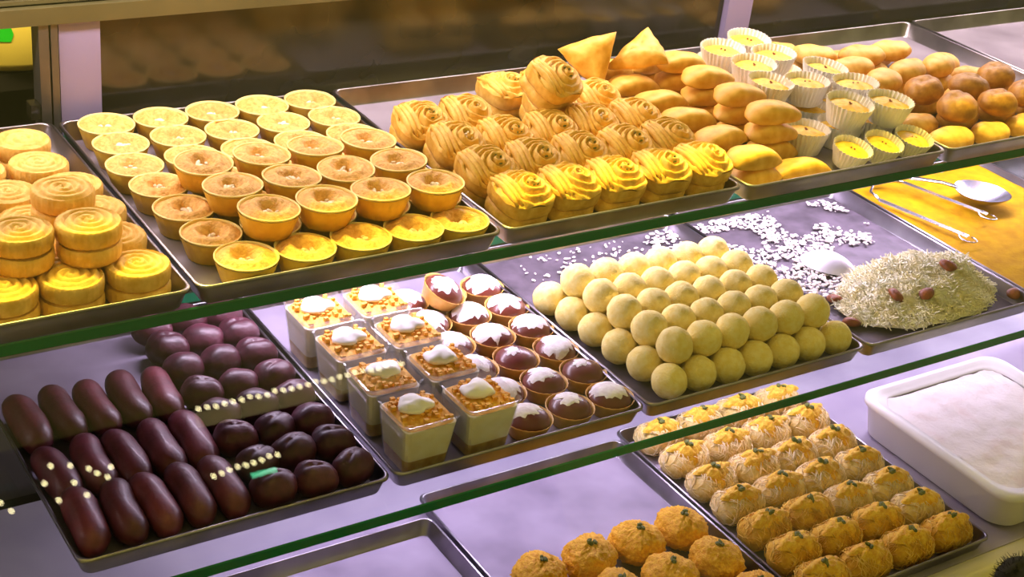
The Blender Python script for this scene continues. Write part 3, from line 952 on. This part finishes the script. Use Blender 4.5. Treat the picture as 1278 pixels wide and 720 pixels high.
# ------------------------------------------------------------------ middle shelf: dark syrup sweets
for j, (y, xx) in enumerate(((1.004, (0.3175, 0.3495, 0.3815, 0.4135, 0.4455)), (1.094, (0.3170, 0.3490, 0.3815, 0.4140, 0.4465)), (1.184, (0.3175, 0.3500, 0.3825, 0.4150, 0.4470)), (1.275, (0.322, 0.361)))):
    for i, x in enumerate(xx):
        if j == 3:
            continue
        single('syrup_log', RD.choice(LOGS), (x + RD.uniform(-.001, .001), y + (0.012 if j == 0 else 0) + RD.uniform(-.003, .003), MF + 0.002), (0.05, 0, RD.uniform(-.06, .06)), RD.uniform(.97, 1.03),
               'plum-brown oblong syrup sweet, %s row from the tray front, %s from bare tray side' % (ORD[j], ORD[i]), 'sweet', 'oblong syrup sweets on the middle shelf')
for j, y in enumerate((0.992, 1.035, 1.078, 1.121, 1.165, 1.210, 1.256, 1.301)):
    for i, x in enumerate((0.4815 + .002, 0.5235 + .0, 0.5630)):
        lev = 1 if j in (1, 4, 6) and False else 0
        single('syrup_ball', RD.choice(PLUMS), (x - 0.0005 + RD.uniform(-.001, .001), y + RD.uniform(-.002, .002), MF + 0.002), (0, 0, RD.uniform(-.5, .5)), RD.uniform(.86, .92),
               'dark round syrup sweet, %s row from the tray front, %s from the oblong sweets' % (ORD[j], ORD[i]), 'sweet', 'round syrup sweets on the middle shelf')

# ------------------------------------------------------------------ middle shelf: dessert cups and chocolate domes
for j, (y, xx) in enumerate(((1.004, (0.636, 0.706)), (1.073, (0.635, 0.704)), (1.142, (0.635, 0.703)), (1.212, (0.634, 0.702)))):
    for i, x in enumerate(xx):
        put('dessert_cup', RD.choice(DESS), (x, y, MF), (0, 0, RD.uniform(-.05, .05)), (1.15, 1.15, 1.04), 'clear cup of layered cream with crumbs, %s row from tray front, %s' % (ORD[j], ('beside dark sweets', 'beside chocolate domes')[i]),
            'dessert', 'layered cream cups on the middle shelf')
ck = [(0.775, 0.990, 3), (0.8215, 0.993, 1), (0.8700 - .006, 1.0, 2)]
rows_c = [(0.9985, ((0.764, 3), (0.816, 4), (0.867, 0))), (1.0505, ((0.766, 1), (0.818, 3), (0.869, 5))), (1.1015, ((0.764, 2), (0.816, 5), (0.868, 1))),
          (1.1525, ((0.766, 0), (0.818, 2), (0.869, 0))), (1.2035, ((0.766, 1), (0.818, 1), (0.869, 2))), (1.255, ((0.766, 0), (0.816, 3), (0.867, 1)))]
for j, (y, xx) in enumerate(rows_c):
    for i, (x, v) in enumerate(xx):
        put('chocolate_dome_tart', CHOCS[v], (x, y, MF), (0, 0, RD.uniform(-.5, .5)), 0.985, 'chocolate dome dusted with white sugar, %s row from tray front, %s from coconut balls' % (ORD[j], ORD[2 - i]),
            'sweet', 'chocolate domes on the middle shelf')
put('chocolate_dome_tart', CHOCS[4], (0.792, 1.232, MF + 0.026), (0.35, -0.25, 1.5), 1.0, 'tilted chocolate dome lying on top of the others by the cream cups', 'sweet', 'chocolate domes on the middle shelf')

# ------------------------------------------------------------------ middle shelf: coconut balls
cr_ = 0.0203
for j in range(6):
    y = 0.9945 + 0.0405 * j
    for i in range(7):
        x = 0.943 + 0.0405 * i - 0.0038 * j
        single('coconut_ball', RD.choice(COCOS), (x + RD.uniform(-.0006, .0006), y + RD.uniform(-.0006, .0006), MF + cr_), (RD.uniform(0, 6), RD.uniform(0, 6), 0), RD.uniform(.97, 1.0),
               'pale coconut-coated ball, bottom layer, %s row from tray front, %s from chocolate domes' % (ORD[j], ORD[i]), 'sweet', 'coconut balls on the middle shelf')
for j in range(5):
    y = 1.0150 + 0.0405 * j
    for i in range(6):
        x = 0.9625 + 0.0405 * i - 0.0038 * (j + .5)
        single('coconut_ball', RD.choice(COCOS), (x, y, MF + cr_ + 0.0288), (RD.uniform(0, 6), RD.uniform(0, 6), 0), RD.uniform(.98, 1.02),
               'pale coconut-coated ball, top layer, %s row from tray front, %s from chocolate domes' % (ORD[j], ORD[i]), 'sweet', 'coconut balls on the middle shelf')

# ------------------------------------------------------------------ middle shelf: shredded heap, nuts, flakes, serving spoon
rd = random.Random(21)
HX, HY = 1.380, 1.047
def heap_h(x, y):
    u, v = (x - HX) / 0.126, (y - HY) / 0.088
    # the heap runs along the front of the tray, taller at its far end
    q = u * u + v * v
    return max(0.0, (0.046 + 0.020 * u) * (1 - q)) * (1 + 0.45 * N3((x, y, 0), 34, 2.0))
hb = MB()
def hp(t_, a):
    x, y = HX + 0.118 * t_ * math.cos(a), HY + 0.074 * t_ * math.sin(a)
    return (x, y, MF + 0.0005 + heap_h(x, y) + 0.002 * max(0, N3((x, y, 0), 160, 5.0)) * (1 - t_))
polar(hp, 18, 56, hb)
for i in range(5200):
    a, q = rd.uniform(0, 2 * PI), math.sqrt(rd.random())
    x, y = HX + 0.119 * q * math.cos(a), HY + 0.075 * q * math.sin(a)
    z = MF + heap_h(x, y) + rd.uniform(0, 0.003)
    L = rd.uniform(0.004, 0.010)
    b = rd.uniform(0, 2 * PI)
    e = rd.uniform(-0.3, 0.9)
    dx, dy, dz = L * math.cos(b) * math.cos(e), L * math.sin(b) * math.cos(e), L * math.sin(e)
    x1, y1 = x + dx, y + dy
    x1 = min(max(x1, 1.224), 1.500)
    y1 = max(y1, 0.974)
    x = min(max(x, 1.224), 1.500)
    y = max(y, 0.974)
    hb.tube([(x, y, z), ((x + x1) / 2, (y + y1) / 2, z + dz / 2 + 0.0006), (x1, y1, max(MF + 0.0006, z + dz))], 0.0009, 4, False)
o = link('shredded_coconut_heap', hb.mesh('shredded_coconut_heap', 'shred'))
tag(o, 'heap of pale shredded coconut sweet piled at the tray front', 'shredded sweet', None, 'stuff')
fb = MB()
def flake_at(x, y, zf, s):
    e = Euler((rd.uniform(-.4, .4), rd.uniform(-.4, .4), rd.uniform(0, 6))).to_matrix()
    sd = rd.uniform(0, 50)
    fb.blob(lambda d_: tuple(Vector((x, y, zf + s * 0.40)) + e @ Vector((d_.x * s, d_.y * s * .7, d_.z * s * .30)) * (1 + 0.5 * N3(d_, 1.6, sd))), 7, 5)
for i in range(2600):
    x, y = rd.uniform(1.228, 1.490), 1.085 + 0.235 * rd.random()
    dens = N3((x, y, 0), 16, 3.0) + (0.30 if x < 1.36 else -0.05) + (0.35 if y < 1.14 else 0)
    if dens > 0.05:
        flake_at(x, y, MF + 0.0020, rd.uniform(.0012, .0046))
o = link('coconut_flakes', fb.mesh('coconut_flakes', 'flake'))
tag(o, 'loose white coconut flakes scattered behind the shredded heap', 'flakes', None, 'stuff')
fb = MB()
for i in range(150):
    flake_at(rd.uniform(1.150, 1.199), rd.uniform(1.17, 1.322), MF + 0.0020, rd.uniform(.0018, .005))
for i in range(150):
    flake_at(rd.uniform(0.95, 1.199), rd.uniform(1.245, 1.322), MF + 0.0016, rd.uniform(.0012, .0035))
o = link('coconut_crumbs', fb.mesh('coconut_crumbs', 'flake'))
tag(o, 'loose white crumbs scattered behind the coconut balls', 'crumbs', None, 'stuff')
def nut_mesh(seed):
    return MB().blob(lambda d_: (d_.x * 0.0098 * (1 + 0.25 * N3(d_, 1.3, seed)), d_.y * 0.0070 * (1 - 0.25 * d_.x), d_.z * 0.0048), 16, 10).mesh('almond', 'almond')
NUTS = [nut_mesh(i) for i in range(3)]
for (px, py, dz, lab) in ((1041, 373, 0.006, 'brown almond lying between coconut balls and the serving spoon'), (1062, 402, 0.006, 'brown almond against the corner of the coconut balls'),
                          (1118, 368, 0.0, 'brown almond on the heap nearest the serving spoon'), (1157, 366, 0.0, 'brown almond in the middle of the shredded heap'),
                          (1183, 331, 0.0, 'brown almond at the top of the shredded heap'), (1266, 366, 0.014, 'brown almond by the wall of the semolina tray')):
    z = MF + 0.03 if dz == 0.0 else MF + dz
    x, y = W(px, py, z)
    if dz == 0.0:
        z = MF + 0.075
        while z > MF + 0.006:          # slide down the sight line until the nut meets the heap
            x, y = W(px, py, z)
            if z <= MF + heap_h(x, y) + 0.009:
                break
            z -= 0.001
    single('almond', NUTS[rd.randrange(3)], (x, y, z), (rd.uniform(-.2, .5), rd.uniform(-.3, .3), rd.uniform(0, 3)), 1.2, lab, 'nut', 'almonds on the shredded sweet')

def spoon_parts(bowl_l, bowl_w, depth, handle, finish='steel_polished'):
    """bowl at the origin pointing +x, handle running to -x along the given points"""
    mb = MB()
    def inn(t_, a):
        return (t_ * bowl_l * math.cos(a), t_ * bowl_w * math.sin(a) * (1 - 0.12 * math.cos(a) * t_), depth * (t_ ** 2 - 1) + depth)
    def outr(t_, a):
        p = inn(t_, a)
        return (p[0] * 1.02, p[1] * 1.02, p[2] - 0.0011 * (1 - t_ ** 6))
    polar(inn, 9, 32, mb)
    n0 = len(mb.f)
    polar(outr, 9, 32, mb)
    for i in range(n0, len(mb.f)):
        mb.f[i] = tuple(reversed(mb.f[i]))
    hb_ = MB()
    rows = []
    for (x, y, z, w_) in handle:
        rows.append([(x, y - w_, z), (x, y + w_, z), (x, y + w_, z + 0.0016), (x, y - w_, z + 0.0016)])
    hb_.grid([list(reversed(q)) for q in rows], True, True, True)
    return [('bowl', mb.mesh('bowl', finish)), ('handle', hb_.mesh('handle', finish))]
# spoon face down beside the heap, bowl toward the back
p0, p1 = W(996, 306, MF + 0.02), W(1100, 349, MF + 0.012)
ang = math.atan2(p1[1] - p0[1], p1[0] - p0[0])
sp = spoon_parts(0.038, 0.027, 0.016, [(0.036, 0, 0.0145, 0.006), (0.055, 0, 0.018, 0.005), (0.090, 0, 0.016, 0.005), (0.130, 0, 0.010, 0.007)], 'steel_satin')
x, y = W(1036, 322, MF + 0.016)
put('serving_spoon', sp, (x, y, MF + 0.0225), (PI, 0.0, ang), 1.0, 'steel serving spoon lying face down behind the shredded heap', 'spoon')

# ------------------------------------------------------------------ middle shelf: semolina slab with ladle and tongs
sb = MB()
rows = []
def slab_top(x, y):
    return MF + 0.0105 + 0.0016 * N3((x, y, 0), 30, 1.0) + 0.0008 * N3((x, y, 0), 90, 1.0)
NX, NY = 40, 48
for j in range(NY + 1):
    y = 0.9735 + (1.326 - 0.9735) * j / NY
    rows.append([(1.5245 + (1.8045 - 1.5245) * i / NX, y, slab_top(1.5245 + 0.28 * i / NX, y)) for i in range(NX + 1)])
sb.grid(rows)
sb.box((1.5245, 0.9735, MF + 0.0004), (1.8045, 1.326, MF + 0.008))
o = link('semolina_sweet', sb.mesh('semolina_sweet', 'semolina'))
tag(o, 'flat yellow semolina sweet filling the tray under ladle and tongs', 'sweet')
ST = MF + 0.013
bx, by = W(1226, 241, ST + 0.016)
hx, hy = W(1138, 224, ST + 0.02)
ang = math.atan2(by - hy, bx - hx)
sp = spoon_parts(0.040, 0.037, 0.017, [(-0.036, 0, 0.0165, 0.0055), (-0.060, 0, 0.020, 0.0048), (-0.110, 0, 0.020, 0.005), (-0.150, 0, 0.012, 0.008)])
put('ladle', sp, (bx, by, ST + 0.002), (0, 0, ang), 1.0, 'polished round-bowled steel ladle resting on the yellow semolina sweet', 'ladle')
# tongs: two long arms with looped wire ends
tb = []
for (pa, pb, dz) in (((1127, 228), (1232, 268), 0.012), ((1098, 250), (1208, 296), 0.004)):
    a_ = Vector((*W(pa[0], pa[1], ST + dz), ST + dz))
    b_ = Vector((*W(pb[0], pb[1], ST + dz), ST + dz))
    mb = MB()
    dirv = (b_ - a_).normalized()
    sd = Vector((-dirv.y, dirv.x, 0))
    rows = []
    for k in range(9):
        c_ = a_.lerp(b_, k / 8)
        w_ = 0.0045
        rows.append([tuple(c_ - sd * w_), tuple(c_ + sd * w_), tuple(c_ + sd * w_ + Vector((0, 0, .0014))), tuple(c_ - sd * w_ + Vector((0, 0, .0014)))])
    mb.grid([list(reversed(q)) for q in rows], True, True, True)
    lp = MB()
    c_ = b_ + dirv * 0.004 + Vector((0, 0, 0.001))
    pts = []
    for k in range(15):
        a = -0.5 * PI + 1.75 * PI * k / 14
        pts.append(tuple(c_ - sd * 0.009 + sd * 0.011 * math.cos(a + PI / 2) * 1.0 + dirv * 0.013 * math.sin(a + PI / 2) + Vector((0, 0, 0.003 * k / 14))))
    lp.tube(pts, 0.0010, 6)
    tb.append(('arm', mb.mesh('arm', 'steel_polished', False), [('wire_loop', lp.mesh('wire_loop', 'steel_polished'))]))
jb = MB()
a1 = Vector((*W(1098, 250, ST + .004), ST + .0045))
a2 = Vector((*W(1127, 228, ST + .012), ST + .0125))
dv = Vector((-.25, 1, 0)).normalized() * 0.03
jb.tube([tuple(a1), tuple(a1.lerp(a2, .15) + dv * .7), tuple(a1.lerp(a2, .5) + dv), tuple(a1.lerp(a2, .85) + dv * .7), tuple(a2)], 0.0022, 8)
tb.append(('spring_bow', jb.mesh('spring_bow', 'steel_polished')))
put('serving_tongs', tb, (0, 0, 0), (0, 0, 0), 1.0, 'slim steel tongs with looped ends lying on the yellow semolina sweet', 'tongs')

# ------------------------------------------------------------------ lower deck: orange balls
for j, (y, xx) in enumerate(((0.880, (0.815, 0.885, 0.955, 1.025)), (0.948, (0.815, 0.885, 0.955, 1.024)), (1.012, (0.820, 0.888, 0.956, 1.022)))):
    for i, x in enumerate(xx):
        put('orange_crumb_ball', RD.choice(ORANGES), (x, y, BF), (0, 0, RD.uniform(0, 6)), RD.uniform(.93, .98), 'orange crumb-coated sweet with pistachio bit, %s row from tray front, %s from empty tray' % (ORD[j], ORD[i]),
            'sweet', 'orange crumb-coated sweets on the lower deck')

# ------------------------------------------------------------------ lower deck: shredded rolls
for j, y in enumerate((0.868, 0.918, 0.968, 1.020, 1.071, 1.124, 1.180)):
    for i, x in enumerate((1.118, 1.187, 1.256, 1.325)):
        gold = (j + (1 if i > 1 else 0) + (1 if i == 3 else 0)) < 3
        put('shredded_pastry_roll', RD.choice(ROLLSG if gold else ROLLS), (x - 0.003 * (6 - j) / 6 + RD.uniform(-.001, .001), y, BF), (0, 0, RD.uniform(-.07, .07) + (PI if RD.random() < .5 else 0)), RD.uniform(.97, 1.02),
            '%s shredded pastry roll, %s row from tray front, %s from the orange sweets' % ('golden' if gold else 'pale', ORD[j], ORD[i]), 'pastry', 'shredded pastry rolls on the lower deck')

# ------------------------------------------------------------------ lower deck: white tub
def tub_ring(off, z, rad=0.03):
    return [(x, y, z) for x, y in rr_rect(1.398 + off, 1.672 - off, 0.842 + off, 1.112 - off, rad, 6)]
DZ = BZ - TH
mb = MB()
mb.grid([tub_ring(0.016, DZ + 0.0005), tub_ring(0.010, DZ + 0.006), tub_ring(0.004, 0.600), tub_ring(0.0, 0.602), tub_ring(0.0, 0.609), tub_ring(0.003, 0.6115), tub_ring(0.010, 0.6115), tub_ring(0.013, 0.607),
         tub_ring(0.019, 0.607), tub_ring(0.022, 0.603)], True, True)
tub = bpy.data.objects.new('plastic_tub', None)
COL.objects.link(tub)
tub.location = (1.535, 0.977, DZ)
tag(tub, 'white plastic tub with rounded corners beside the shredded pastry rolls', 'tub')
o = link('tub_body', mb.mesh('tub_body', 'white_plastic'), tub)
o.location = (-1.535, -0.977, -DZ)
mb = MB()
rows = []
for j in range(41):
    y = 0.866 + 0.222 * j / 40
    row = []
    for i in range(41):
        x = 1.4225 + 0.225 * i / 40
        row.append((x, y, 0.6030 + 0.0022 * N3((x, y, 0), 40, 4.0) + 0.0016 * N3((x, y, 0), 130, 4.0)))
    rows.append(row)
mb.grid(rows)
M['curd'] = mat('curd', C(240, 230, 222), C(226, 204, 190), scale=26, rough=0.8, bump=0.6, bscale=200, lo=0.5, hi=0.8)
o = link('flaky_white_sweet', mb.mesh('flaky_white_sweet', 'curd'))
tag(o, 'crumbly white sweet filling the plastic tub', 'sweet')

# ------------------------------------------------------------------ behind the case
tx, tz = WY(14, 92, 1.632)
M['counter_dark'] = mat('counter_dark', C(40, 34, 22), C(30, 26, 18), scale=5, rough=0.5)
bc = bpy.data.objects.new('back_counter', None)
COL.objects.link(bc)
bc.location = (0.5, 1.9, 0)
tag(bc, 'dark work counter standing behind the display case', 'counter')
o = link('counter_body', MB().box((-0.9, -0.25, 0.0), (0.6, 0.35, tz - 0.021)).mesh('counter_body', 'counter_dark', False), bc)
o = link('counter_top', MB().box((-0.92, -0.27, tz - 0.02), (0.62, 0.36, tz)).mesh('counter_top', 'counter_dark', False), bc)
tubm = MB()
tubm.lathe([(0.108, 0.0), (0.120, 0.006), (0.124, 0.014), (0.120, 0.08), (0.114, 0.115), (0.114, 0.124)], 48, cap0=True, cap1=True)
lid = MB().lathe([(0.117, 0.1242), (0.117, 0.131), (0.110, 0.134), (0.02, 0.135)], 48, cap0=True, cap1=True)
lb = MB()
tcx, tcy = tx + 0.03, 1.742
sx, sz = WY(3, 42, 1.629)
sa = math.atan2(1.629 - tcy, sx - tcx)
rows = []
for z in (sz - tz - 0.009, sz - tz, sz - tz + 0.009):
    q = 0.1248 - (z - 0.014) / 0.066 * 0.004
    hw = 0.10 if abs(z - (sz - tz)) < 0.001 else 0.075
    rows.append([(q * math.cos(sa + hw * (k / 4 - 1)), q * math.sin(sa + hw * (k / 4 - 1)), z) for k in range(9)])
lb.grid(rows)
put('food_tub', [('tub_body', tubm.mesh('tub_body', 'yellow_plastic')), ('lid', lid.mesh('lid', 'yellow_plastic')), ('green_sticker', lb.mesh('green_sticker', 'green_plastic'))],
    (tcx, tcy, tz + 0.0005), (0, 0, 0), 1.0, 'big yellow tub with a green sticker on the counter behind the case', 'tub')

# ------------------------------------------------------------------ in front of the case
def fuzz(d_):
    n_ = 1 + N3(d_, 3.0, 1.0) * 0.10 + N3(d_, 16, 1.0) * 0.05
    return (d_.x * 0.034 * n_, d_.y * 0.030 * n_, d_.z * 0.034 * n_ + 0.034)
fz = MB().blob(fuzz, 40, 24)
rd = random.Random(4)
hs_ = MB()
for i in range(700):
    v = Vector((rd.gauss(0, 1), rd.gauss(0, 1), rd.gauss(0, 1))).normalized()
    p = Vector(fuzz(v))
    w_ = (v + Vector((rd.uniform(-.6, .6), rd.uniform(-.6, .6), rd.uniform(-.6, .6)))).normalized()
    q = p + w_ * rd.uniform(.003, .008)
    if q.z > 0.001:
        hs_.tube([tuple(p), tuple(q)], [0.0004, 0.0002], 3, False)
fx, fy = W(1277, 724, 0.590)
put('fuzzy_pompom', [('core', fz.mesh('core', 'black_fuzz')), ('fuzz_fibres', hs_.mesh('fuzz_fibres', 'black_fuzz'))], (fx, min(fy, 0.755), BZ - TH - 0.002), (0, 0, 0), 1.0,
    'black fuzzy pompom on the cream ledge before the shredded rolls', 'pompom')

# ------------------------------------------------------------------ across the aisle: a dark counter edged with small lamps (seen mirrored in the front pane)
M['aisle_dark'] = mat('aisle_dark', C(34, 26, 18), C(22, 17, 12), scale=5, rough=0.6)
M['bulb'] = emit_mat('bulb', (1.0, 0.86, 0.45, 1), 22.0)
M['glow_strip'] = emit_mat('glow_strip', (1.0, 0.80, 0.32, 1), 1.6)
M['green_lamp'] = emit_mat('green_lamp', (0.15, 1.0, 0.5, 1), 12.0)
ac = bpy.data.objects.new('aisle_counter', None)
COL.objects.link(ac)
ac.location = (1.3, -1.8, 0)
tag(ac, 'dark counter across the aisle edged with rows of tiny warm lamps', 'counter')
link('counter_body', MB().box((-0.75, -0.18, 0.0), (0.95, 0.18, 1.10)).mesh('counter_body', 'aisle_dark', False), ac)
link('glow_strip', MB().box((-0.06, 0.181, 1.045), (0.56, 0.186, 1.085)).mesh('glow_strip', 'glow_strip', False), ac)
bm_ = MB().blob(lambda d_: tuple(d_ * 0.0078), 10, 6).mesh('lamp_bulb', 'bulb')
rd = random.Random(31)
spots = [(-0.446, 1.038), (-0.40, 1.028), (-0.358, 1.010), (-0.34, 0.994), (-0.304, 1.001), (-0.318, 0.978), (-0.40, 0.985), (-0.446, 0.952), (-0.377, 0.948), (-0.47, 1.0), (-0.58, 0.98), (-0.56, 0.955)]
spots += [(-0.053 + 0.183 * k / 8, 0.918 + 0.012 * k / 8 + rd.uniform(-.003, .003)) for k in range(9)]
spots += [(-0.05 + 0.60 * k / 25, 1.092 + rd.uniform(-.003, .003)) for k in range(26)]
for x, z in spots:
    link('lamp_bulb', bm_, ac, (x, 0.195, z))
link('green_lamp', MB().box((0.05, 0.181, 0.885), (0.12, 0.19, 0.898)).mesh('green_lamp', 'green_lamp', False), ac)
